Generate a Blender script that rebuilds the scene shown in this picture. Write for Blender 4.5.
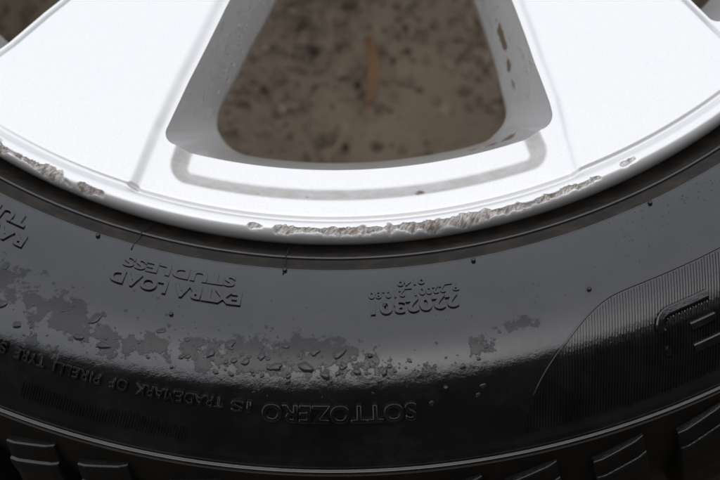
import bpy, math, random
from mathutils import Vector, Matrix, noise
from math import sin, cos, pi, radians as R, degrees, sqrt, exp

random.seed(7)
for o in list(bpy.data.objects):
    bpy.data.objects.remove(o, do_unlink=True)
scene = bpy.context.scene
col = scene.collection
Z0 = 0.2195                     # height of the rim lip above the ground (wheel lies flat)

# ------------------------------------------------------------------ camera
cam_d = bpy.data.cameras.new('camera')
cam = bpy.data.objects.new('camera', cam_d)
col.objects.link(cam)
scene.camera = cam
d = Vector((0.0, 0.3256, -0.9455)); rt = Vector((0.9997, -0.0235, -0.0081)); up = rt.cross(d)
cam.matrix_world = Matrix((
    (rt.x, up.x, -d.x, 0.0031),
    (rt.y, up.y, -d.y, -0.4206),
    (rt.z, up.z, -d.z, 0.5311 + Z0),
    (0, 0, 0, 1)))
cam_d.sensor_width = 22.3
cam_d.lens = 1614 / 720 * 22.3
cam_d.clip_start = 0.02
cam_d.clip_end = 500
cam_d.dof.use_dof = True
cam_d.dof.focus_distance = 0.555
cam_d.dof.aperture_fstop = 6.3

# ------------------------------------------------------------------ sky, sun, exposure (overcast)
world = bpy.data.worlds.new('World'); scene.world = world; world.use_nodes = True
wn = world.node_tree; wn.nodes.clear()
sky = wn.nodes.new('ShaderNodeTexSky'); sky.sky_type = 'NISHITA'; sky.sun_disc = False
SUN_EL, SUN_AZ = 74.0, 180.0      # azimuth 0 = +Y
sky.sun_elevation = R(SUN_EL); sky.sun_rotation = R(SUN_AZ)
sky.air_density = 1.0; sky.dust_density = 0.8; sky.ozone_density = 1.0
hs = wn.nodes.new('ShaderNodeHueSaturation'); hs.inputs['Saturation'].default_value = 0.34
bg = wn.nodes.new('ShaderNodeBackground'); bg.inputs['Strength'].default_value = 0.15
wo = wn.nodes.new('ShaderNodeOutputWorld')
wn.links.new(sky.outputs[0], hs.inputs['Color']); wn.links.new(hs.outputs[0], bg.inputs['Color'])
wn.links.new(bg.outputs[0], wo.inputs['Surface'])
sun_d = bpy.data.lights.new('sun', 'SUN'); sun_d.energy = 1.5; sun_d.angle = R(165); sun_d.color = (1.0, 0.975, 0.95)
sun = bpy.data.objects.new('sun', sun_d); col.objects.link(sun)
sun.rotation_euler = (R(-(90 - SUN_EL)), 0, R(SUN_AZ)); sun.location = (0, -2, 6)
vs = scene.view_settings
vs.view_transform = 'Standard'; vs.look = 'None'; vs.gamma = 1.0; vs.use_curve_mapping = False
vs.exposure = 0.95
scene.render.engine = 'CYCLES'

# ------------------------------------------------------------------ helpers
def mesh(name, V, F, mats, parent=None, smooth=True, fm=None, attrs=None):
    me = bpy.data.meshes.new(name)
    me.from_pydata(V, [], F)
    if not isinstance(mats, (list, tuple)): mats = [mats]
    for m in mats: me.materials.append(m)
    if smooth: me.polygons.foreach_set('use_smooth', [True] * len(F))
    if fm: me.polygons.foreach_set('material_index', fm)
    for k, v in (attrs or {}).items():
        a = me.attributes.new(k, 'FLOAT', 'POINT'); a.data.foreach_set('value', v)
    me.update()
    o = bpy.data.objects.new(name, me); col.objects.link(o)
    if parent: o.parent = parent
    return o

def tag(o, label=None, cat=None, group=None, kind=None):
    if label: o['label'] = label
    if cat: o['category'] = cat
    if group: o['group'] = group
    if kind: o['kind'] = kind
    return o

def P(r, ph, z):                # ph in degrees, 0 = -Y, positive toward +X
    a = R(ph); return (r * sin(a), -r * cos(a), z + Z0)

def lathe(prof, n, closed=False):
    V, F = [], []
    m = len(prof)
    for i in range(n):
        for (r, z) in prof: V.append(P(r, 360.0 * i / n, z))
    for i in range(n):
        j = (i + 1) % n
        for k in range(m if closed else m - 1):
            l = (k + 1) % m
            F.append((i * m + k, j * m + k, j * m + l, i * m + l))
    return V, F

def lerp(a, b, t): return a + (b - a) * t
def sst(a, b, x):
    t = max(0.0, min(1.0, (x - a) / (b - a))); return t * t * (3 - 2 * t)
def interp(tab, x):
    if x <= tab[0][0]: return tab[0][1]
    for (a, fa), (b, fb) in zip(tab, tab[1:]):
        if x <= b: return fa + (fb - fa) * (x - a) / (b - a)
    return tab[-1][1]
def nz(x, y, z=0.0): return noise.noise((x, y, z))

# ------------------------------------------------------------------ materials
def mat(name):
    m = bpy.data.materials.new(name); m.use_nodes = True
    return m, m.node_tree, m.node_tree.nodes['Principled BSDF']
def N(nt, t, **kw):
    n = nt.nodes.new(t)
    for k, v in kw.items():
        if hasattr(n, k): setattr(n, k, v)
        else: n.inputs[k.replace('_', ' ')].default_value = v
    return n
def noise_n(nt, co, scale, detail=4, rough=0.5):
    n = nt.nodes.new('ShaderNodeTexNoise'); n.inputs['Scale'].default_value = scale
    n.inputs['Detail'].default_value = detail; n.inputs['Roughness'].default_value = rough
    nt.links.new(co, n.inputs['Vector']); return n.outputs['Fac']
def ramp(nt, src, a, b, va=0.0, vb=1.0):
    n = nt.nodes.new('ShaderNodeMapRange'); n.inputs['From Min'].default_value = a; n.inputs['From Max'].default_value = b
    n.inputs['To Min'].default_value = va; n.inputs['To Max'].default_value = vb
    nt.links.new(src, n.inputs['Value']); return n.outputs['Result']
def math_n(nt, op, a, b):
    n = nt.nodes.new('ShaderNodeMath'); n.operation = op
    for i, s in enumerate((a, b)):
        if isinstance(s, (int, float)): n.inputs[i].default_value = s
        else: nt.links.new(s, n.inputs[i])
    return n.outputs[0]
def mix_c(nt, fac, a, b):
    n = nt.nodes.new('ShaderNodeMix'); n.data_type = 'RGBA'
    nt.links.new(fac, n.inputs['Factor'])
    for s, i in ((a, 6), (b, 7)):
        if isinstance(s, tuple): n.inputs[i].default_value = (*s, 1)
        else: nt.links.new(s, n.inputs[i])
    return n.outputs[2]
def bump(nt, bs, h, dist, strength=1.0):
    n = nt.nodes.new('ShaderNodeBump'); n.inputs['Distance'].default_value = dist; n.inputs['Strength'].default_value = strength
    nt.links.new(h, n.inputs['Height']); nt.links.new(n.outputs[0], bs.inputs['Normal']); return n
def attr(nt, name):
    n = nt.nodes.new('ShaderNodeAttribute'); n.attribute_name = name; return n.outputs['Fac']
def objco(nt): return nt.nodes.new('ShaderNodeTexCoord').outputs['Object']

def rubber():
    m, nt, bs = mat('wet_rubber'); co = objco(nt)
    w = attr(nt, 'wet')
    n1 = noise_n(nt, co, 190, 10, 0.68)
    s = math_n(nt, 'ADD', w, math_n(nt, 'SUBTRACT', math_n(nt, 'MULTIPLY', n1, 1.6), 0.30))
    film = ramp(nt, s, 0.97, 1.04)                        # standing water film, broken up at its edge
    fine = noise_n(nt, co, 2200, 3, 0.6)
    mid = noise_n(nt, co, 60, 4, 0.55)
    base = mix_c(nt, ramp(nt, mid, 0.3, 0.7), (0.0022, 0.0022, 0.0024), (0.0045, 0.0045, 0.0048))
    dust = ramp(nt, noise_n(nt, co, 45, 12, 0.75), 0.48, 0.72, 0.0, 0.8)
    base = mix_c(nt, dust, base, (0.0115, 0.0112, 0.011))
    nt.links.new(base, bs.inputs['Base Color'])
    ro = ramp(nt, noise_n(nt, co, 35, 5, 0.6), 0.3, 0.7, 0.06, 0.12)
    ro2 = nt.nodes.new('ShaderNodeMix'); nt.links.new(film, ro2.inputs[0]); nt.links.new(ro, ro2.inputs[2]); ro2.inputs[3].default_value = 0.06
    nt.links.new(ro2.outputs[0], bs.inputs['Roughness'])
    ior = ramp(nt, film, 0, 1, 1.54, 1.40)
    nt.links.new(ior, bs.inputs['IOR'])
    h = math_n(nt, 'ADD', math_n(nt, 'MULTIPLY', fine, 0.4), math_n(nt, 'MULTIPLY', noise_n(nt, co, 420, 3, 0.5), 0.6))
    h = math_n(nt, 'ADD', h, math_n(nt, 'MULTIPLY', film, 0.7))
    h = math_n(nt, 'ADD', h, math_n(nt, 'MULTIPLY', math_n(nt, 'MULTIPLY', noise_n(nt, co, 230, 6, 0.6), attr(nt, 'rag')), 2.0))
    bump(nt, bs, h, 0.00009, 0.7)
    return m
M_rub = rubber()

def rubber_bead():
    m, nt, bs = mat('dull_bead_rubber'); co = objco(nt)
    n = noise_n(nt, co, 120, 6, 0.65)
    nt.links.new(mix_c(nt, ramp(nt, n, 0.45, 0.75), (0.008, 0.0065, 0.005), (0.024, 0.0175, 0.012)), bs.inputs['Base Color'])
    bs.inputs['Roughness'].default_value = 0.6; bs.inputs['Specular IOR Level'].default_value = 0.22
    bump(nt, bs, noise_n(nt, co, 900, 4, 0.6), 0.00015, 0.6)
    return m
M_bead = rubber_bead()

def simple_groove():
    m, nt, bs = mat('groove_rubber'); co = objco(nt)
    nt.links.new(mix_c(nt, noise_n(nt, co, 150, 5), (0.004, 0.004, 0.004), (0.009, 0.008, 0.0065)), bs.inputs['Base Color'])
    bs.inputs['Roughness'].default_value = 0.7; bs.inputs['Specular IOR Level'].default_value = 0.02
    return m
def rubber_tread():
    m, nt, bs = mat('tread_rubber'); co = objco(nt)
    n = noise_n(nt, co, 90, 6, 0.65)
    nt.links.new(mix_c(nt, ramp(nt, n, 0.5, 0.75), (0.004, 0.004, 0.004), (0.012, 0.0095, 0.007)), bs.inputs['Base Color'])
    bs.inputs['Roughness'].default_value = 0.2; bs.inputs['Specular IOR Level'].default_value = 0.35
    bump(nt, bs, noise_n(nt, co, 700, 4, 0.6), 0.0002, 0.5)
    return m
M_tread = rubber_tread()
M_groove = simple_groove()

def silver():
    m, nt, bs = mat('silver_wheel_paint'); co = objco(nt)
    w = attr(nt, 'scrape'); dd = attr(nt, 'dirt')
    n1 = noise_n(nt, co, 420, 6, 0.65)
    fl = noise_n(nt, co, 5000, 2, 0.5)
    paint = mix_c(nt, ramp(nt, fl, 0.35, 0.65), (0.52, 0.515, 0.505), (0.60, 0.595, 0.585))
    cv = nt.nodes.new('ShaderNodeCombineXYZ')
    nt.links.new(math_n(nt, 'ADD', math_n(nt, 'MULTIPLY', attr(nt, 'lip_angle'), 1.7), math_n(nt, 'MULTIPLY', attr(nt, 'lip_across'), 2.6)), cv.inputs[0])
    nt.links.new(math_n(nt, 'MULTIPLY', attr(nt, 'lip_across'), 1.6), cv.inputs[1])
    strk = noise_n(nt, cv.outputs[0], 2.2, 7, 0.68)
    raw = mix_c(nt, ramp(nt, strk, 0.36, 0.62), (0.10, 0.085, 0.068), (0.52, 0.49, 0.46))
    raw = mix_c(nt, ramp(nt, noise_n(nt, co, 260, 6, 0.7), 0.52, 0.66), raw, (0.16, 0.11, 0.075))
    mud = mix_c(nt, n1, (0.035, 0.025, 0.016), (0.16, 0.11, 0.07))
    sm = ramp(nt, math_n(nt, 'ADD', w, math_n(nt, 'MULTIPLY', math_n(nt, 'SUBTRACT', strk, 0.5), 0.6)), 0.34, 0.60)
    c1 = mix_c(nt, sm, paint, raw)
    dm = ramp(nt, math_n(nt, 'ADD', dd, math_n(nt, 'MULTIPLY', n1, 0.9)), 0.85, 1.1)
    # thin road film everywhere: tiny specks
    sp = ramp(nt, noise_n(nt, co, 260, 2, 0.5), 0.76, 0.80, 0, 0.45)
    dm = math_n(nt, 'MAXIMUM', dm, sp)
    gm = attr(nt, 'grime_shade')  # ledge slope greyed: grime, with the slope's shade put into the colour
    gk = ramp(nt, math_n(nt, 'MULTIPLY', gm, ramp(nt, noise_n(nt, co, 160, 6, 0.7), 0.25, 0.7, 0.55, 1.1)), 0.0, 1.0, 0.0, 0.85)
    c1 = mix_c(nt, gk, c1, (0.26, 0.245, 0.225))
    c2 = mix_c(nt, dm, c1, mud)
    nt.links.new(c2, bs.inputs['Base Color'])
    bad = math_n(nt, 'MAXIMUM', math_n(nt, 'MAXIMUM', sm, dm), gk)
    nt.links.new(ramp(nt, bad, 0, 1, 0.45, 0.0), bs.inputs['Metallic'])
    nt.links.new(ramp(nt, bad, 0, 1, 0.34, 0.75), bs.inputs['Roughness'])
    nt.links.new(ramp(nt, bad, 0, 1, 0.6, 0.0), bs.inputs['Coat Weight'])
    bs.inputs['Coat Roughness'].default_value = 0.08
    h = math_n(nt, 'ADD', math_n(nt, 'MULTIPLY', sm, strk), math_n(nt, 'MULTIPLY', noise_n(nt, co, 300, 3), 0.08))
    bump(nt, bs, h, 0.0005, 0.8)
    return m
M_sil = silver()

def ground_mat():
    m, nt, bs = mat('damp_brown_ground'); co = objco(nt)
    a = noise_n(nt, co, 9, 8, 0.6); b = noise_n(nt, co, 140, 6, 0.65); c = noise_n(nt, co, 420, 4, 0.6)
    c1 = mix_c(nt, ramp(nt, a, 0.3, 0.7), (0.23, 0.18, 0.125), (0.35, 0.28, 0.20))
    c2 = mix_c(nt, ramp(nt, b, 0.56, 0.72), c1, (0.075, 0.052, 0.036))
    c3 = mix_c(nt, ramp(nt, c, 0.62, 0.75), c2, (0.38, 0.335, 0.275))
    nt.links.new(c3, bs.inputs['Base Color'])
    bs.inputs['Roughness'].default_value = 0.8
    bump(nt, bs, math_n(nt, 'ADD', b, math_n(nt, 'MULTIPLY', c, 0.4)), 0.004, 0.9)
    return m
M_gr = ground_mat()

def stone_mat(name, ca, cb, rough=0.7):
    m, nt, bs = mat(name); co = objco(nt)
    g = nt.nodes.new('ShaderNodeNewGeometry')
    f = math_n(nt, 'ADD', math_n(nt, 'MULTIPLY', g.outputs['Random Per Island'], 0.75), math_n(nt, 'MULTIPLY', noise_n(nt, co, 300, 4), 0.25))
    nt.links.new(mix_c(nt, f, ca, cb), bs.inputs['Base Color'])
    bs.inputs['Roughness'].default_value = rough
    return m
M_peb = stone_mat('pebble', (0.075, 0.052, 0.033), (0.36, 0.29, 0.21))
M_dark = stone_mat('dark_grit', (0.02, 0.018, 0.016), (0.12, 0.06, 0.035), 0.6)
M_leaf = stone_mat('dead_leaf', (0.17, 0.08, 0.04), (0.44, 0.28, 0.16), 0.6)
M_wood = stone_mat('added_dark_board', (0.006, 0.005, 0.004), (0.016, 0.013, 0.011), 0.85)
def water_mat():
    m, nt, bs = mat('water_drop')
    bs.inputs['Base Color'].default_value = (0.012, 0.012, 0.013, 1)
    bs.inputs['Roughness'].default_value = 0.03; bs.inputs['IOR'].default_value = 1.36
    return m
M_wat = water_mat()
M_glass, _nt, _bs = mat('clear_water_bead')
_bs.inputs['Base Color'].default_value = (1, 1, 1, 1); _bs.inputs['Roughness'].default_value = 0.02
_bs.inputs['IOR'].default_value = 1.33; _bs.inputs['Transmission Weight'].default_value = 1.0
def simple(name, c, ro, metal=0.0):
    m, nt, bs = mat(name); co = objco(nt)
    nt.links.new(mix_c(nt, noise_n(nt, co, 200, 4), tuple(x * 0.8 for x in c), c), bs.inputs['Base Color'])
    bs.inputs['Roughness'].default_value = ro; bs.inputs['Metallic'].default_value = metal
    return m
M_cap = simple('dark_cap_plastic', (0.03, 0.03, 0.032), 0.35)
M_bore = simple('barrel_silver', (0.62, 0.62, 0.625), 0.45, 0.3)

# ------------------------------------------------------------------ ground
def build_ground():
    V, F = [], []
    rad = [0.0] + [0.02 * i for i in range(1, 26)] + [0.6, 0.8, 1.1, 1.6, 2.5, 4, 8, 16, 40, 90, 160]
    n = 96
    for r in rad:
        for i in range(n):
            a = 2 * pi * i / n; x, y = r * cos(a), r * sin(a)
            k = 1.0 if r < 0.24 else 0.0
            z = k * (0.0035 * nz(x * 14, y * 14, 3) + 0.0018 * nz(x * 45, y * 45, 8)) - 0.004
            V.append((x, y, z if r < 2 else -0.004))
    for j in range(len(rad) - 1):
        for i in range(n):
            k = (i + 1) % n
            F.append((j * n + i, j * n + k, (j + 1) * n + k, (j + 1) * n + i))
    tag(mesh('ground', V, F, M_gr), kind='structure')
build_ground()

ico_v = []
def ico():
    t = (1 + sqrt(5)) / 2
    v = [(-1, t, 0), (1, t, 0), (-1, -t, 0), (1, -t, 0), (0, -1, t), (0, 1, t), (0, -1, -t), (0, 1, -t), (t, 0, -1), (t, 0, 1), (-t, 0, -1), (-t, 0, 1)]
    v = [Vector(p).normalized() for p in v]
    f = [(0, 11, 5), (0, 5, 1), (0, 1, 7), (0, 7, 10), (0, 10, 11), (1, 5, 9), (5, 11, 4), (11, 10, 2), (10, 7, 6), (7, 1, 8), (3, 9, 4), (3, 4, 2), (3, 2, 6), (3, 6, 8), (3, 8, 9), (4, 9, 5), (2, 4, 11), (6, 2, 10), (8, 6, 7), (9, 8, 1)]
    return v, f
IV, IF = ico()
def scatter(name, n, rmax, smin, smax, m, seed, rmin=0.0):
    rnd = random.Random(seed); V, F = [], []
    while n > 0:
        r = sqrt(rnd.uniform(rmin * rmin, rmax * rmax)); a = rnd.uniform(0, 2 * pi)
        if 0.222 < r < 0.345: continue            # under the tyre
        n -= 1
        s = smin * (smax / smin) ** (rnd.random() ** 2.2)
        x, y = r * cos(a), r * sin(a)
        q = Matrix.Rotation(rnd.uniform(0, 6.28), 3, 'Z') @ Matrix.Rotation(rnd.uniform(0, 6.28), 3, 'X')
        sx, sy, sz = s * rnd.uniform(.7, 1.3), s * rnd.uniform(.7, 1.3), s * rnd.uniform(.5, .9)
        b = len(V)
        for v in IV:
            p = q @ Vector((v.x * rnd.uniform(.8, 1.15), v.y * rnd.uniform(.8, 1.15), v.z)); V.append((x + p.x * sx, y + p.y * sy, p.z * sz - 0.0025))
        F += [tuple(b + i for i in f) for f in IF]
    return mesh(name, V, F, m, smooth=False)
tag(scatter('gravel', 9000, 0.235, 0.0006, 0.0036, M_peb, 3), 'fine brown gravel and grit strewn over the damp ground', 'gravel', kind='stuff')
tag(scatter('outer_gravel', 5000, 1.0, 0.001, 0.005, M_peb, 4, 0.35), 'coarser brown gravel strewn around the outside of the tyre', 'gravel', kind='stuff')
tag(scatter('dark_grit', 420, 0.24, 0.001, 0.0035, M_dark, 5), 'scattered black grit lying on the brown ground inside the rim', 'grit', kind='stuff')

def dead_leaf():
    V, F = [], []
    n, m = 16, 6
    for i in range(n + 1):
        t = i / n
        w = 0.0023 * (sin(pi * (0.10 + 0.80 * t)) ** 0.5) * (1 + .35 * nz(t * 4, 2, 1))
        cx = 0.0088 + 0.003 * t + 0.0022 * sin(t * 4.2); cy = -0.091 + 0.037 * t
        for j in range(m + 1):
            s = j / m * 2 - 1
            V.append((cx + w * s, cy + 0.0006 * s, 0.003 + 0.0035 * abs(s) ** 1.6 + 0.0025 * sin(t * pi) + 0.0004 * nz(t * 9, s * 3)))
    for i in range(n):
        for j in range(m):
            a = i * (m + 1) + j; F.append((a, a + 1, a + m + 2, a + m + 1))
    o = mesh('dead_leaf', V, F, M_leaf)
    s = o.modifiers.new('thick', 'SOLIDIFY'); s.thickness = 0.0006
    V, F = [], []
    for i in range(7):
        t = i / 6
        for k in range(6):
            a = k * pi / 3; V.append((0.0088 - 0.001 * t + 0.0006 * cos(a), -0.091 - 0.009 * t, 0.003 + 0.0006 * sin(a)))
    for i in range(6):
        for k in range(6): F.append((i * 6 + k, i * 6 + (k + 1) % 6, (i + 1) * 6 + (k + 1) % 6, (i + 1) * 6 + k))
    mesh('leaf_stalk', V, F, M_leaf, o)
    tag(o, 'narrow curled orange-brown dead leaf on the ground seen through the spokes', 'leaf')
dead_leaf()

# ------------------------------------------------------------------ unseen dark boarded wall, added so the lower sidewall mirrors something dark
def wall():
    root = bpy.data.objects.new('added_dark_wall', None); col.objects.link(root)
    root.location = (0.0, -1.35, 0.0); root.rotation_euler = (0, 0, R(16))
    def box(name, x0, x1, y0, y1, z0, z1):
        V = [(x, y, z) for x in (x0, x1) for y in (y0, y1) for z in (z0, z1)]
        F = [(0, 1, 3, 2), (4, 6, 7, 5), (0, 4, 5, 1), (2, 3, 7, 6), (0, 2, 6, 4), (1, 5, 7, 3)]
        return mesh(name, V, F, M_wood, root, smooth=False)
    for i in range(14):
        z = i * 0.15
        box('added_board', -3.5, 3.5, -0.004 * (i % 2), 0.022 + 0.003 * ((i * 7) % 3), z, z + 0.146)
    for x in (-3.3, -1.65, 0.0, 1.65, 3.3):
        box('added_post', x - 0.05, x + 0.05, -0.105, -0.0045, 0.0, 2.05)
    tag(root, 'added unseen dark boarded wall for the lower sidewall to mirror', 'wall')
wall()

# ------------------------------------------------------------------ wheel
wheel = bpy.data.objects.new('wheel', None); col.objects.link(wheel)
tag(wheel, 'silver six-spoke alloy wheel with wet black tyre lying flat on brown gritty ground', 'wheel')

def S(r):                        # outer sidewall height (local z, lip = 0)
    if r < 0.277: return 0.0135 - 0.0067 * (max(0.0, 0.277 - r) / 0.0264) ** 1.5
    return 0.0135 - 14.5 * (r - 0.277) ** 2

# --- tyre carcass
def build_tyre():
    prof = [(.2290, -.016, 1), (.2335, -.0145, 1), (.2366, -.0120, 1), (.2385, -.0098, 1), (.2408, -.0058, 1), (.2430, -.0016, 1), (.2439, .0002, 1),
            (.2441, .0012, 0), (.2444, .0019, 0), (.2448, .0022, 0), (.2452, .0021, 0), (.2455, .0016, 1), (.2458, .0014, 1), (.2470, .0022, 1), (.2485, .0038, 1), (.2497, .0054, 1), (.2503, .0062, 1), (.2507, .0068, 0)]
    r = .2515
    while r < .3148:
        prof.append((r, S(r), 0)); r += .0011
    prof += [(.3150, S(.3150), 0), (.3153, S(.3153) + .00015, 0), (.3156, S(.3156) + .0002, 0), (.3159, S(.3159), 0), (.3165, S(.3165) - .0003, 0),
             (.3169, S(.3169) + .0003, 0), (.3173, S(.3173) + .0009, 0), (.3178, S(.3178) + .0011, 0), (.3184, S(.3184) + .0006, 2), (.3188, S(.3188) - .0008, 2),
             (.3192, -.0150, 2), (.3205, -.0190, 2), (.3222, -.0250, 2), (.3236, -.0330, 2), (.3242, -.0450, 2), (.3244, -.065, 2), (.3244, -.135, 2)]
    low = [(rr, -.205 - zz, 2 if i > 40 else 0) for i, (rr, zz, mm) in enumerate(prof) if zz > -.06]
    prof = prof + list(reversed(low))
    n = 900
    V, F = lathe([(a, b) for a, b, c in prof], n)
    fm = []
    for i in range(n):
        for k in range(len(prof) - 1): fm.append(max(prof[k][2], 0) if prof[k][2] == prof[k + 1][2] else prof[k][2])
    # standing-water weight: soft blobs on the upper sidewall
    spots = [(.279, -24.5, 3.0, .007, .55), (.282, -20.4, 2.6, .008, .60), (.288, -17.0, 2.4, .006, .58), (.286, -13.5, 2.6, .0045, .56), (.285, -10.0, 2.2, .0055, .60), (.284, -6.4, 3.0, .0075, .66),
             (.2825, -2.6, 2.6, .0075, .64), (.286, 1.0, 2.0, .004, .52), (.283, 8.6, 1.3, .0035, .55), (.279, 11.5, 1.6, .0035, .56), (.290, 4.6, 1.6, .003, .52), (.289, -28, 3, .01, .6), (.295, -21, 2, .004, .5),
             (.281, 37, 5, .007, .6), (.285, 60, 7, .008, .6), (.283, -60, 8, .008, .6), (.286, 120, 12, .008, .6), (.283, 180, 14, .008, .6), (.285, 240, 9, .008, .6)]
    wet, rag = [], []
    m = len(prof)
    for i in range(n):
        ph = 360.0 * i / n
        if ph > 270: ph -= 360
        for (r, z, _) in prof:
            w = 0.0
            if z > -.02:
                for (sr, sp, ds, dr, a) in spots:
                    q = ((ph - sp) / ds) ** 2 + ((r - sr) / dr) ** 2
                    if q < 9: w = max(w, a * exp(-0.5 * q))
            wet.append(w * 1.12)
            rag.append(exp(-((r - .2905) / .0045) ** 2) * (0.35 + 0.65 * (ph > -14) * (ph < 9)) if z > -.02 else 0.0)
    return mesh('tyre', V, F, [M_rub, M_bead, M_groove], wheel, fm=fm, attrs={'wet': wet, 'rag': rag})
tyre = build_tyre()

# --- shoulder tread blocks
def tread_blocks():
    n = 68; step = 360.0 / n
    prof = [(.3185, -.0212), (.3231, -.0205), (.3237, -.0210), (.3266, -.0300), (.3277, -.0303), (.3283, -.0310), (.3312, -.0440), (.3345, -.058), (.3375, -.080), (.3380, -.118), (.3220, -.118)]
    V, F = [], []
    cols = 6
    for j in range(cols + 1):
        t = j / cols
        ph = lerp(-0.32, 0.30, t) * step
        for k, (r, z) in enumerate(prof):
            sk = (0.5 - t) * 0.0062 if k < 6 else 0.0
            inset = 0.0006 if j in (0, cols) and 0 < k < 10 else 0.0
            shear = (z + .019) * -22.0
            V.append(P(r + (-sk * -0.45 if k < 6 else 0) - inset, ph + shear, z - sk))
    m = len(prof)
    for j in range(cols):
        for k in range(m - 1): F.append((j * m + k, (j + 1) * m + k, (j + 1) * m + k + 1, j * m + k + 1))
    F.append(tuple(range(m))); F.append(tuple(reversed([cols * m + k for k in range(m)])))
    fm = [0 if k in (0, 1, 3) else 1 for j in range(cols) for k in range(m - 1)] + [1, 1]
    first = mesh('tread_block', V, F, [M_tread, M_groove], tyre, smooth=False, fm=fm)
    bv = first.modifiers.new('soft', 'BEVEL'); bv.width = 0.0005; bv.segments = 2; bv.limit_method = 'ANGLE'; bv.angle_limit = R(25)
    for i in range(n):
        o = first if i == 0 else first.copy()
        if i: col.objects.link(o); o.parent = tyre
        o.rotation_euler = (0, 0, R(i * step + 0.45 + 0.35 * sin(i * 2.1)))
tread_blocks()

# --- raised lettering
def lettering(txt, ph0, ph1, r0, r1, h=0.0009, bold=0.02):
    cu = bpy.data.curves.new('lettering', 'FONT'); cu.body = txt; cu.size = 1.0
    cu.extrude = 0.05; cu.bevel_depth = 0.026; cu.bevel_resolution = 2; cu.offset = bold; cu.resolution_u = 4; cu.space_character = 1.06
    t = bpy.data.objects.new('tmp', cu); col.objects.link(t)
    bpy.context.view_layer.update()
    dg = bpy.context.evaluated_depsgraph_get()
    me = bpy.data.meshes.new_from_object(t.evaluated_get(dg))
    bpy.data.objects.remove(t, do_unlink=True)
    xs = [v.co.x for v in me.vertices]; zs = [v.co.z for v in me.vertices]
    x0, x1, z0, z1 = min(xs), max(xs), min(zs), max(zs)
    cap = 0.70
    for v in me.vertices:
        ph = lerp(ph0, ph1, (v.co.x - x0) / (x1 - x0)); r = lerp(r0, r1, v.co.y / cap)
        v.co = P(r, ph, S(r) + lerp(-0.0001, h, (v.co.z - z0) / (z1 - z0)))
    me.materials.clear(); me.materials.append(M_rub)
    o = bpy.data.objects.new('raised_lettering', me); col.objects.link(o); o.parent = tyre
    o['label'] = 'raised rubber lettering reading ' + txt.lower()
    return o
for a in [('EXTRA LOAD', -8.1, -18.0, .2624, .2667), ('STUDLESS', -8.8, -17.5, .2560, .2598, .0005),
          ('RADIAL', -24.9, -31.2, .2620, .2662), ('TUBELESS', -25.6, -33.6, .2550, .2591),
          ('2202301', 7.7, 1.3, .2640, .2686), ('P_22001_210.80', 7.9, 1.2, .2600, .2626, .0005, .008), ('0140', 5.5, 3.4, .2564, .2584, .0005, .01)]:
    lettering(*a)
for a in [('SOTTOZERO', 3.9, -5.9, .2988, .3036), ('IS', -6.6, -7.9, .2985, .3016), ('TRADEMARK', -8.4, -14.1, .2980, .3012), ('OF', -14.6, -15.8, .2980, .3012),
          ('PIRELLI', -16.4, -19.6, .2980, .3012), ('TYRE', -20.2, -22.3, .2980, .3012), ('S.p.A.', -22.9, -25.6, .2980, .3012)]:
    o = lettering(*a, 0.0017, 0.012 if a[0] == 'SOTTOZERO' else -0.004)
    if a[0] in ('PIRELLI',): o['label'] = 'raised rubber maker lettering'
    if a[0] in ('SOTTOZERO',): o['label'] = 'largest raised rubber word near the shoulder'

# --- ribbed panel with the raised numeral
PB = [(10.2, .3125), (10.9, .3047), (12.3, .2960), (14.6, .2867), (16.2, .2815), (17.7, .2782), (19.0, .2775), (21.1, .2774), (26.7, .2776), (40, .278), (42, .281), (44, .290), (45, .305), (45.3, .3125)]
_pt = [[lerp(10.2, 45.3, i / 300), interp(PB, lerp(10.2, 45.3, i / 300))] for i in range(301)]
for _ in range(60):
    q = [p[1] for p in _pt]
    for i in range(1, 300): _pt[i][1] = (q[i - 1] + 2 * q[i] + q[i + 1]) / 4
def panel_in(ph):
    t = max(0.0, min(299.999, (ph - 10.2) / 35.1 * 300)); i = int(t)
    return lerp(_pt[i][1], _pt[i + 1][1], t - i)
def ribs(name, phs, rin, rout, pitch, width, depth, lean=0.0, seg=14):
    # parallel ribs running across the sidewall; x constant inside a sheet centred on the middle of the panel
    V, F = [], []
    x0 = .295 * sin(R(phs[0])); x1 = .295 * sin(R(phs[1]))
    k = 0
    x = x0 - .012
    while x < x1 + .012:
        pts = []
        for i in range(240):
            y = -.325 + .0008 * i
            xx = x + lean * (y + .29)
            r = sqrt(xx * xx + y * y); ph = degrees(math.atan2(xx, -y))
            if phs[0] <= ph <= phs[1] and rin(ph) + .0006 <= r <= rout: pts.append((xx, y, S(r)))
        if len(pts) > 2:
            stepn = max(1, len(pts) // seg)
            pts = pts[::stepn] + [pts[-1]]
            b = len(V)
            for (px, py, pz) in pts:
                for (dx, dz) in ((-.5, -.0002), (-.28, depth), (.28, depth), (.5, -.0002)):
                    V.append((px + dx * width, py, pz + dz + Z0))
            for i in range(len(pts) - 1):
                for j in range(3): F.append((b + i * 4 + j, b + i * 4 + j + 1, b + i * 4 + 5 + j, b + i * 4 + 4 + j))
        x += pitch; k += 1
    return tag(mesh(name, V, F, M_rub, tyre, smooth=False), kind='stuff')
ribs('ribbed_panel', (10.3, 45.2), panel_in, .3122, .00098, .00062, .00058)
ribs('knurled_strip', (-21.5, -10.5), lambda ph: .3065 + .0006 * sin(ph), .3118, .0011, .0007, .00055, 0.45, 8)
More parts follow.
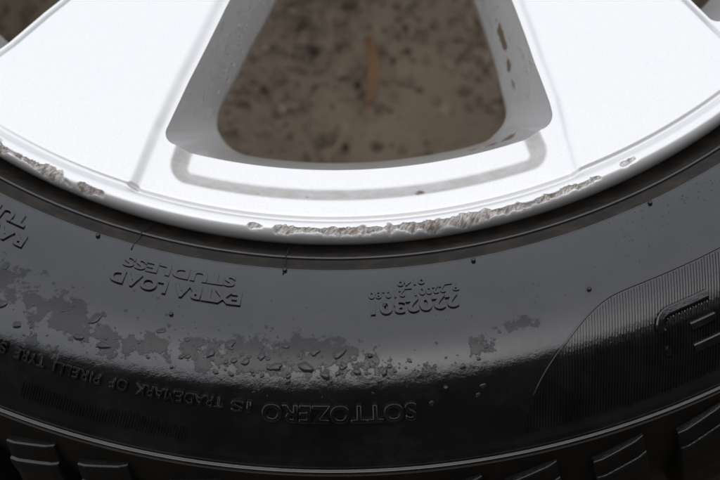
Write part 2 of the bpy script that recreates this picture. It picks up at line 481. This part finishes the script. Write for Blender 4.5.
def ridge(name, pts, w, h, m=M_rub, parent=None):
    """thin raised strip following (r, ph) points on the sidewall"""
    Q = [Vector((r * sin(R(p)), -r * cos(R(p)))) for r, p in pts]
    V, F = [], []
    for i, q in enumerate(Q):
        t = (Q[min(i + 1, len(Q) - 1)] - Q[max(i - 1, 0)]).normalized(); nn = Vector((-t.y, t.x))
        for (s, hh) in ((-.5, -.0003), (-.33, h * .85), (-.2, h), (.2, h), (.33, h * .85), (.5, -.0003)):
            c = q + nn * (s * w); V.append((c.x, c.y, S(c.length) + hh + Z0))
    for i in range(len(Q) - 1):
        for j in range(5): F.append((i * 6 + j, i * 6 + j + 1, i * 6 + 7 + j, i * 6 + 6 + j))
    F.append((0, 1, 2, 3, 4, 5)); e = (len(Q) - 1) * 6; F.append(tuple(e + i for i in (5, 4, 3, 2, 1, 0)))
    o = mesh(name, V, F, m, parent or tyre)
    o.data.polygons.foreach_set('use_smooth', [False] * len(F))
    return o
bp = []
for i in range(120):
    ph = lerp(10.25, 45.2, i / 119); bp.append((panel_in(ph), ph))
ridge('panel_border', bp, .0009, .0004)
def numeral():
    def arc(cx, cy, rx, ry, a0, a1, n=9): return [(cx + rx * sin(lerp(a0, a1, i / n)), cy - ry * cos(lerp(a0, a1, i / n))) for i in range(n + 1)]
    low = [(0, 0), (5, 0), (10, 0)] + arc(13.0, 4.4, 4.6, 4.4, 0.1, 1.9)
    mid = [(0.3, 7.4), (4, 7.4), (8.5, 7.4)]
    top = [(0.3, 13.8), (4, 13.8), (9.5, 13.8)]
    side = arc(13.0, 13.0, 4.6, 4.4, 1.0, 1.6, 4)
    for seg, w in ((low, .0042), (mid, .0034), (top, .0034), (side, .0030)):
        out = []
        for (a, b) in zip(seg, seg[1:]):
            for q in range(4): out.append((lerp(a[0], b[0], q / 4), lerp(a[1], b[1], q / 4)))
        out.append(seg[-1])
        pts = [((.2896 + v * .001), 24.3 - degrees(u * .0011 / .292)) for u, v in out]
        o = ridge('raised_numeral_stroke', pts, w, .0016)
        o['label'] = 'raised stroke of the numeral three'
numeral()

# --- vent nubs
def nubs():
    first = None
    for (r, ph) in [(.2517, -20.2), (.2514, -5.2), (.2521, 9.5), (.2737, -12.8), (.2655, 2.3), (.2736, 16.9), (.2516, 24.3), (.2830, 1.1), (.2720, -27.0), (.2738, 31.0), (.2516, 39), (.2516, -35), (.2950, 5.9), (.2735, 46), (.2735, -42)]:
        if first is None:
            V, F = [], []
            pr = [(.00085, -.0004), (.00082, .0006), (.0007, .0010), (.0004, .0012)]
            for i in range(10):
                for (q, z) in pr: V.append((q * cos(i * pi / 5), q * sin(i * pi / 5), z))
            for i in range(10):
                j = (i + 1) % 10
                for k in range(3): F.append((i * 4 + k, j * 4 + k, j * 4 + k + 1, i * 4 + k + 1))
            F.append(tuple(i * 4 + 3 for i in range(10)))
            first = mesh('vent_nub', V, F, M_tread, tyre); o = first
        else:
            o = first.copy(); col.objects.link(o); o.parent = tyre
        o.location = P(r, ph, S(r))
nubs()
# mould seam marks crossing the bead
for ph in (-5.3, -17.3):
    V, F = [], []
    tab = [(.2370, -.0108), (.2385, -.0082), (.2408, -.0042), (.2430, -.0009), (.2446, .0024), (.2456, .0019), (.2470, .0025), (.2485, .0041), (.2503, .0065), (.2530, S(.253) + .0003)]
    for (r, z) in tab:
        for (dp, dz) in ((-.07, -.0004), (-.03, .0003), (.03, .0003), (.07, -.0004)): V.append(P(r, ph + dp, z + dz))
    for i in range(len(tab) - 1):
        for j in range(3): F.append((i * 4 + j, i * 4 + j + 1, i * 4 + 5 + j, i * 4 + 4 + j))
    mesh('mould_seam', V, F, M_bead, tyre, smooth=False)

# --- alloy rim -------------------------------------------------------------
PHL = [(.070, -14.0), (.124, -16.4), (.150, -17.5), (.182, -18.5), (.204, -18.9), (.228, -19.0)]   # left and right edge of a spoke opening
PHR = [(.070, 27.0), (.130, 24.6), (.157, 23.4), (.182, 22.1), (.199, 21.5), (.2135, 20.6), (.228, 20.0)]
R_IN, R_LED, R_GRV = .085, .2076, .2280
def pl(r): return interp(PHL, r)
def pr_(r): return interp(PHR, r)
def cornr(r):
    q = max(0.0, min(.0050, r - (R_LED - .0050)))
    return degrees((.0050 - sqrt(.0050 ** 2 - q * q * .995)) / R_LED)
def ple(r): return pl(r) + cornr(r)
def pre(r): return pr_(r) - cornr(r)
def face_z(r): return -.0016 - .012 * (max(0.0, .205 - r) / .14) ** 1.4
def rim_z(r, ph):
    """height of the visible rim face; ph in degrees"""
    p = (ph + 300) % 60
    if p > 30.6: p -= 60                      # into the base opening's frame
    a, b = pl(r), pr_(r)
    dl = R(p - a) * r; dr = R(b - p) * r      # signed metres inside the opening
    inside = min(dl, dr)
    zf = face_z(r)
    # rounded step from spoke face to the framing band
    zb = face_z(r) - .0034
    t = sst(-.0052, -.0004, inside)
    z = lerp(zf, zb, t)
    if r > .2:
        # ledge pocket: rounded rectangle
        cx0, cx1 = -16.6, 18.5
        qx = max(R(cx0 - p) * r, R(p - cx1) * r); qr = r - .2180
        rad = .005
        ax, ar = qx + rad, qr + rad
        sd = sqrt(max(ax, 0) ** 2 + max(ar, 0) ** 2) + min(max(ax, ar), 0) - rad
        z = lerp(z, -.0098, 1 - (.25 * sst(-.0026, .0036, sd) + .75 * max(0.0, min(1.0, (sd + .0024) / .0056))))
    # lip groove
    g = abs(r - .2284)
    z -= .0011 * (1 - sst(.0003, .0014, g))
    return z
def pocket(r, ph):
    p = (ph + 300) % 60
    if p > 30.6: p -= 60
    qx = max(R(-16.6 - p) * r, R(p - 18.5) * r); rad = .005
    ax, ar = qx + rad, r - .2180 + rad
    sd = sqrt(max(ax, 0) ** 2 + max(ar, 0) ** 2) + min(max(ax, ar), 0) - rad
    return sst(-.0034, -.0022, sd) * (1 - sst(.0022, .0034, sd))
# scrape mask on the lip
SCR = [(-40, -33, .55, .5), (-34.5, -25.6, .68, .66), (-25.6, -24.6, .82, .2), (-24.2, -21.6, .72, .45), (-8.9, -7.5, .60, .34), (-6.7, -1.0, .62, .40), (-1.2, 4, .60, .44), (3, 12, .62, .62), (11, 17.5, .62, .50), (16.8, 22.3, .58, .42), (24.2, 25.9, .42, .30), (60, 80, .6, .4), (150, 160, .6, .4)]
def scrape(ph, s):
    if ph > 180: ph -= 360
    best = 0.0
    for (a, b, c, w) in SCR:
        e = sst(a - .15, a + .35, ph) * (1 - sst(b - .35, b + .15, ph))
        if e <= 0: continue
        n = nz(ph * 1.3, s * 2.0, 1.7) * .35 + nz(ph * 4.5, s * 5, 4.2) * .28 + nz(ph * 13, s * 8, 9.2) * .16
        wv = w * (.46 + .5 * nz(ph * .55, 3.3, a) + .25 * nz(ph * 1.9, 7.3, a))
        v = e * (1.0 - abs(s - c - .10 * nz(ph * .8, 1.1, 5)) / max(.05, wv)) + n * e * 1.15
        best = max(best, min(1.0, v + .12))
    return max(0.0, best)
def dirt_at(x, y, z):
    w = 0.0
    for (r, ph, zz, s, a) in [(.1560, 22.0, -.03, .0035, .95), (.1610, 21.9, -.03, .003, .95), (.1690, 21.3, -.032, .003, .85), (.1765, 20.5, -.033, .0028, .8), (.1975, 13.6, -.028, .004, .72), (.1975, 15.6, -.028, .004, .8), (.1980, 17.4, -.027, .004, .8), (.1950, -9, -.034, .002, .5),
                              (.2196, 6.5, -.006, .0018, .75), (.2203, -8.5, -.007, .0012, .7), (.2195, -4, -.007, .0012, .5), (.2215, 12, -.007, .004, .32), (.2200, 3, -.007, .006, .25)]:
        q = Vector(P(r, ph, zz)); dd = ((x - q.x) ** 2 + (y - q.y) ** 2 + (z - q.z) ** 2) / (s * s)
        if dd < 9: w = max(w, a * exp(-dd * .5))
    return w
def rim_ring():
    # outer band height field + lip + barrel, one revolved piece
    n = 2400
    rows = []
    r = R_LED
    while r < .2296:
        rows.append(('f', r, 0)); r += .00062
    lip = [(.2301, -.00175, 0), (.2307, -.0009, .08), (.2314, -.0004, .2), (.2322, -.0001, .33), (.2330, .0, .45), (.2338, -.0002, .56), (.2345, -.0006, .66), (.2351, -.0012, .75), (.2356, -.0020, .83), (.2360, -.0032, .91), (.2362, -.0050, 1.0), (.2362, -.0075, 1.1), (.2357, -.011, 1.2), (.2340, -.0145, 1.3), (.2260, -.0165, 1.4), (.2190, -.0175, 1.5)]
    rows += [('l', a, b, s) for a, b, s in lip]
    barrel = [(.2185, -.045), (.2050, -.060), (.2000, -.075), (.2000, -.130), (.2150, -.160), (.2185, -.187), (.2350, -.190), (.2360, -.203), (.2330, -.205), (.2120, -.200), (.2100, -.16), (.1955, -.132), (.1950, -.072), (.1975, -.060), (.1975, -.050)]
    rows += [('b', a, b) for a, b in barrel]
    V, W, D, G, LA, LX = [], [], [], [], [], []
    m = len(rows)
    for i in range(n):
        ph = 360.0 * i / n
        for q in rows:
            s = 0.0; r = q[1]
            if q[0] == 'f': z = rim_z(r, ph)
            elif q[0] == 'l':
                z = q[2]; s = scrape(ph, q[3]) if q[3] < 1.05 else 0.0
                if s > .35:
                    k = min(1.0, (s - .35) / .3); dep = k * (.0005 + .0006 * abs(nz(ph * 6, q[3] * 5, 2)) + .0004 * nz(ph * 25, q[3] * 9, 5))
                    z -= dep * .8; r -= dep * .6
            else: z = q[2]
            p = P(r, ph, z); V.append(p); W.append(s)
            LA.append(ph if ph < 180 else ph - 360); LX.append(q[3] if q[0] == 'l' else 0.0)
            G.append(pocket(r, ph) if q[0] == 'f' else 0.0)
            D.append(dirt_at(*p) if q[0] == 'f' and (ph < 30 or ph > 330) else 0.0)
    F, fm = [], []
    for i in range(n):
        j = (i + 1) % n
        for k in range(m - 1):
            F.append((i * m + k, j * m + k, j * m + k + 1, i * m + k + 1)); fm.append(1 if rows[k][0] == 'b' and k > m - 12 else 0)
    return mesh('alloy_rim', V, F, [M_sil, M_bore], wheel, fm=fm, attrs={'scrape': W, 'dirt': D, 'grime_shade': G, 'lip_angle': LA, 'lip_across': LX})
rim = rim_ring()

def build_spokes():
    # base spoke lies between the right edge of one opening and the left edge of the next
    nr, nu = 120, 90
    V, F, D = [], [], []
    for i in range(nr + 1):
        r = lerp(.060, R_LED, 1 - (1 - i / nr) ** 2.4)
        a, b = pre(r), ple(r) + 60
        for j in range(nu + 1):
            u = .5 - .5 * cos(pi * j / nu)          # denser towards both edges
            ph = lerp(a, b, u)
            V.append(P(r, ph, rim_z(r, ph)))
    for i in range(nr):
        for j in range(nu):
            q = i * (nu + 1) + j; F.append((q, q + 1, q + nu + 2, q + nu + 1))
    first = mesh('spoke', V, F, M_sil, rim)
    for k in range(6):
        o = first if k == 0 else first.copy()
        if k: col.objects.link(o); o.parent = rim
        o.rotation_euler = (0, 0, R(60 * k))
build_spokes()

HL = [(.085, -9.5), (.1237, -13.3), (.145, -15.3), (.170, -16.8), (.1915, -17.2)]
HR = [(.085, 25.5), (.1328, 22.6), (.160, 21.2), (.183, 19.7), (.1915, 19.2)]
def build_walls():
    ns, no = 110, 150
    def loopF():
        L = []
        for i in range(ns): r = lerp(R_IN, R_LED, 1 - (1 - i / ns) ** 2.4); L.append((r, ple(r)))
        for i in range(no): L.append((R_LED, lerp(ple(R_LED), pre(R_LED), i / no)))
        for i in range(ns): r = lerp(R_LED, R_IN, (i / ns) ** 2.4); L.append((r, pre(r)))
        for i in range(20): L.append((R_IN, lerp(pre(R_IN), ple(R_IN), i / 20)))
        return L
    def loopH(rout, rin, hl, hr, rad):
        # corner-rounded version of the same outline
        L = []
        for i in range(ns): r = lerp(rin, rout, 1 - (1 - i / ns) ** 2.4); L.append([r, interp(hl, r)])
        for i in range(no): L.append([rout, lerp(interp(hl, rout), interp(hr, rout), i / no)])
        for i in range(ns): r = lerp(rout, rin, (i / ns) ** 2.4); L.append([r, interp(hr, r)])
        for i in range(20): L.append([rin, lerp(interp(hr, rin), interp(hl, rin), i / 20)])
        Q = [Vector((r * sin(R(p)), -r * cos(R(p)))) for r, p in L]
        # round by clamping every corner to a circle
        cen = []
        def corner(rc, table, sgn):
            c = Vector((0, 0)); rr = rc; ph = interp(table, rc) + sgn * degrees(rad / rc)
            return Vector((rr * sin(R(ph)), -rr * cos(R(ph)))), rr, ph
        for (rc, table, sgn) in ((rout - rad, hl, 1), (rout - rad, hr, -1), (rin + rad, hr, -1), (rin + rad, hl, 1)):
            c, rr, ph = corner(rc, table, sgn)
            for i, (r, p) in enumerate(L):
                outer = rc > .14
                if ((r > rc) if outer else (r < rc)) and ((p < ph) if sgn > 0 else (p > ph)):
                    v = Q[i] - c
                    if v.length > rad: Q[i] = c + v.normalized() * rad
        return Q
    A = [Vector((r * sin(R(p)), -r * cos(R(p)))) for r, p in loopF()]
    zA = [rim_z(max(r, .0701), p + (0.001 if i < ns else 0)) for i, (r, p) in enumerate(loopF())]
    B = loopH(.1908, R_IN + .004, HL, HR, .016)
    n = len(A)
    V, D, F = [], [], []
    levels = [0.0, .02, .05] + [.09 + .0455 * q for q in range(21)]
    for t in levels:
        for i in range(n):
            q = A[i].lerp(B[i], t ** 1.0)
            rag = .0009 * nz(q.x * 180, q.y * 180, 3) * (t > .8) * (1.0 if q.x > .02 else .2)
            z = lerp(zA[i] - (.0005 if t > 0 else 0), -.045, t)
            V.append((q.x - rag, q.y, z + Z0))
    m = len(levels)
    for i in range(n):                                   # underside return and inner flash
        V.append((B[i].x * 1.0, B[i].y, -.050 + Z0))
    for i in range(n):
        V.append((lerp(B[i].x, A[i].x, .5), lerp(B[i].y, A[i].y, .5), -.052 + Z0))
    for k in range(m + 1):
        for i in range(n):
            j = (i + 1) % n; F.append((k * n + i, (k + 1) * n + i, (k + 1) * n + j, k * n + j))
    D = [dirt_at(*p) for p in V]
    clean = [0.0] * len(V)
    base = None
    for k in range(6):
        o = mesh('opening_wall', V, F, M_sil, rim, attrs={'dirt': D if k == 0 else clean}) if k < 2 else base.copy()
        if k == 1: base = o
        if k >= 2: col.objects.link(o); o.parent = rim
        o.rotation_euler = (0, 0, R(60 * k))
build_walls()
def wall_drops():
    rnd = random.Random(23); V, F = [], []
    for i in range(260):
        left = rnd.random() < .7
        t = rnd.uniform(.08, .9); r = rnd.uniform(.12, .195)
        fa = pl(r) if left else pr_(r); ha = interp(HL if left else HR, r - .008 * t)
        ph = lerp(fa, ha, t); z = lerp(face_z(r) - .0034, -.045, t)
        c = Vector(P(r - .008 * t * 0, ph, z)); s = .0004 * 2.4 ** rnd.random()
        b = len(V)
        for v in IV: V.append((c.x + v.x * s, c.y + v.y * s, c.z + v.z * s * 1.3))
        F += [tuple(b + k for k in f) for f in IF]
    tag(mesh('rim_water_beads', V, F, M_glass), 'tiny clear water beads clinging to the silver walls between the spokes', 'water', kind='stuff')
def hub():
    V, F = lathe([(.0901, -.0135), (.086, -.0125), (.060, -.0120), (.040, -.0130), (.036, -.016), (.034, -.0175), (.0335, -.06), (.09, -.06), (.0902, -.0135)], 96)
    h = mesh('hub', V, F, M_sil, rim)
    V, F = lathe([(.0330, -.030), (.0325, -.0165), (.0310, -.0150), (.020, -.0138), (.0005, -.0133)], 64)
    mesh('centre_cap', V, F, M_cap, h)
    for k in range(5):
        V, F = lathe([(.0125, 0), (.0118, .0016), (.0105, .0016), (.0100, -.004), (.0005, -.004)], 24)
        V = [(x, y, z - Z0) for x, y, z in V]
        o = mesh('bolt_recess', V, F, M_cap, h); o.location = P(.056, 72 * k + 10, -.0121)
hub()
wall_drops()

# ------------------------------------------------------------------ water drops on the sidewall
def drops():
    rnd = random.Random(11); V, F = [], []
    def drop(r, ph, s, elong=1.0, rot=0.0, h=.33):
        s *= .62; h = .24; n = 16; b = len(V); c = Vector(P(r, ph, 0)); lob = [max(.4, 1 + .5 * nz(s * 9e3 + cos(a * pi / 8) * 1.3, ph * 3 + sin(a * pi / 8) * 1.3, r * 900)) for a in range(n)]
        for ring, (q, hh) in enumerate(((1.0, -.08), (.93, .35), (.72, .75), (.4, .96))):
            for a in range(n):
                t = a * 2 * pi / n; x = cos(t) * s * q * lob[a] * elong; y = sin(t) * s * q * lob[a]
                px = c.x + x * cos(rot) - y * sin(rot); py = c.y + x * sin(rot) + y * cos(rot)
                V.append((px, py, S(min(.315, sqrt(px * px + py * py))) + hh * s * h + Z0))
        px, py = c.x, c.y; V.append((px, py, S(r) + s * h + Z0)); top = len(V) - 1
        for k in range(3):
            for a in range(n):
                e = (a + 1) % n; F.append((b + k * n + a, b + k * n + e, b + (k + 1) * n + e, b + (k + 1) * n + a))
        for a in range(n): F.append((b + 3 * n + a, b + 3 * n + (a + 1) % n, top))
    big = [(.2795, -4.6, .0018, 1.3, .3), (.2812, -2.6, .0024, 1.3, .6), (.2815, -.9, .0026, 1.7, .5), (.2865, -3.2, .0026, 1.6, -.5), (.2870, -5.2, .0022, 1.8, .1), (.2835, -6.2, .0020, 1.3, .9), (.2805, -8.4, .0020, 1.7, .1), (.2845, -9.6, .0022, 1.5, .8), (.2860, -8.0, .0016, 1.2, .2),
           (.2860, -7.2, .0018, 1.5, .5), (.2890, -1.9, .0020, 1.4, -.4), (.2880, .2, .0017, 1.4, -.6), (.2885, 2.0, .0016, 1.5, 1.2), (.2800, -13.2, .0014, 2.2, .2), (.2815, -17.9, .0022, 1.9, .5), (.2890, -16.8, .0022, 1.8, -.1), (.2885, -18.6, .0018, 1.9, -.2), (.2790, -19.6, .0011, 1, 0), (.2740, -21.5, .0009, 1, 0), (.2755, -20.4, .0011, 1.2, .4),
           (.2745, -25.2, .0020, 1.4, .7), (.2800, -25.8, .0021, 1.7, .3), (.2870, -24.4, .0024, 1.8, -.1), (.2910, -22.8, .0018, 1.6, 0), (.2905, 4.2, .0015, 1.2, 1.2), (.2910, 6.0, .0014, 1.3, 0), (.2890, 7.2, .0013, 1.1, 0), (.2985, 7.9, .0010, 1.2, .5), (.2990, 4.9, .0012, 1.0, 0.5), (.2960, 8.3, .0013, 1.1, .3), (.2800, 10.0, .0010, 1.1, 0)]
    for q in big: drop(*q)
    for i in range(230):
        if rnd.random() < .6: r, ph = rnd.gauss(.2845, .0045), rnd.uniform(-12, 1.5)
        elif rnd.random() < .7: r, ph = rnd.gauss(.281, .006), rnd.uniform(-29, -12)
        else: r, ph = rnd.gauss(.287, .003), rnd.uniform(1, 10)
        if .268 < r < .297: drop(r, ph, .00035 * 4 ** (rnd.random() ** 1.8), rnd.uniform(1, 1.6), rnd.uniform(-1, 1))
    for i in range(60):
        drop(rnd.uniform(.252, .262), rnd.uniform(20, 30), rnd.uniform(.0002, .0006))
    for i in range(60):
        drop(rnd.uniform(.262, .275), rnd.uniform(-28, 28), rnd.uniform(.0002, .00045))
    tag(mesh('water_droplets', V, F, M_wat), 'clear water droplets beaded on the black tyre sidewall', 'water', kind='stuff')
drops()
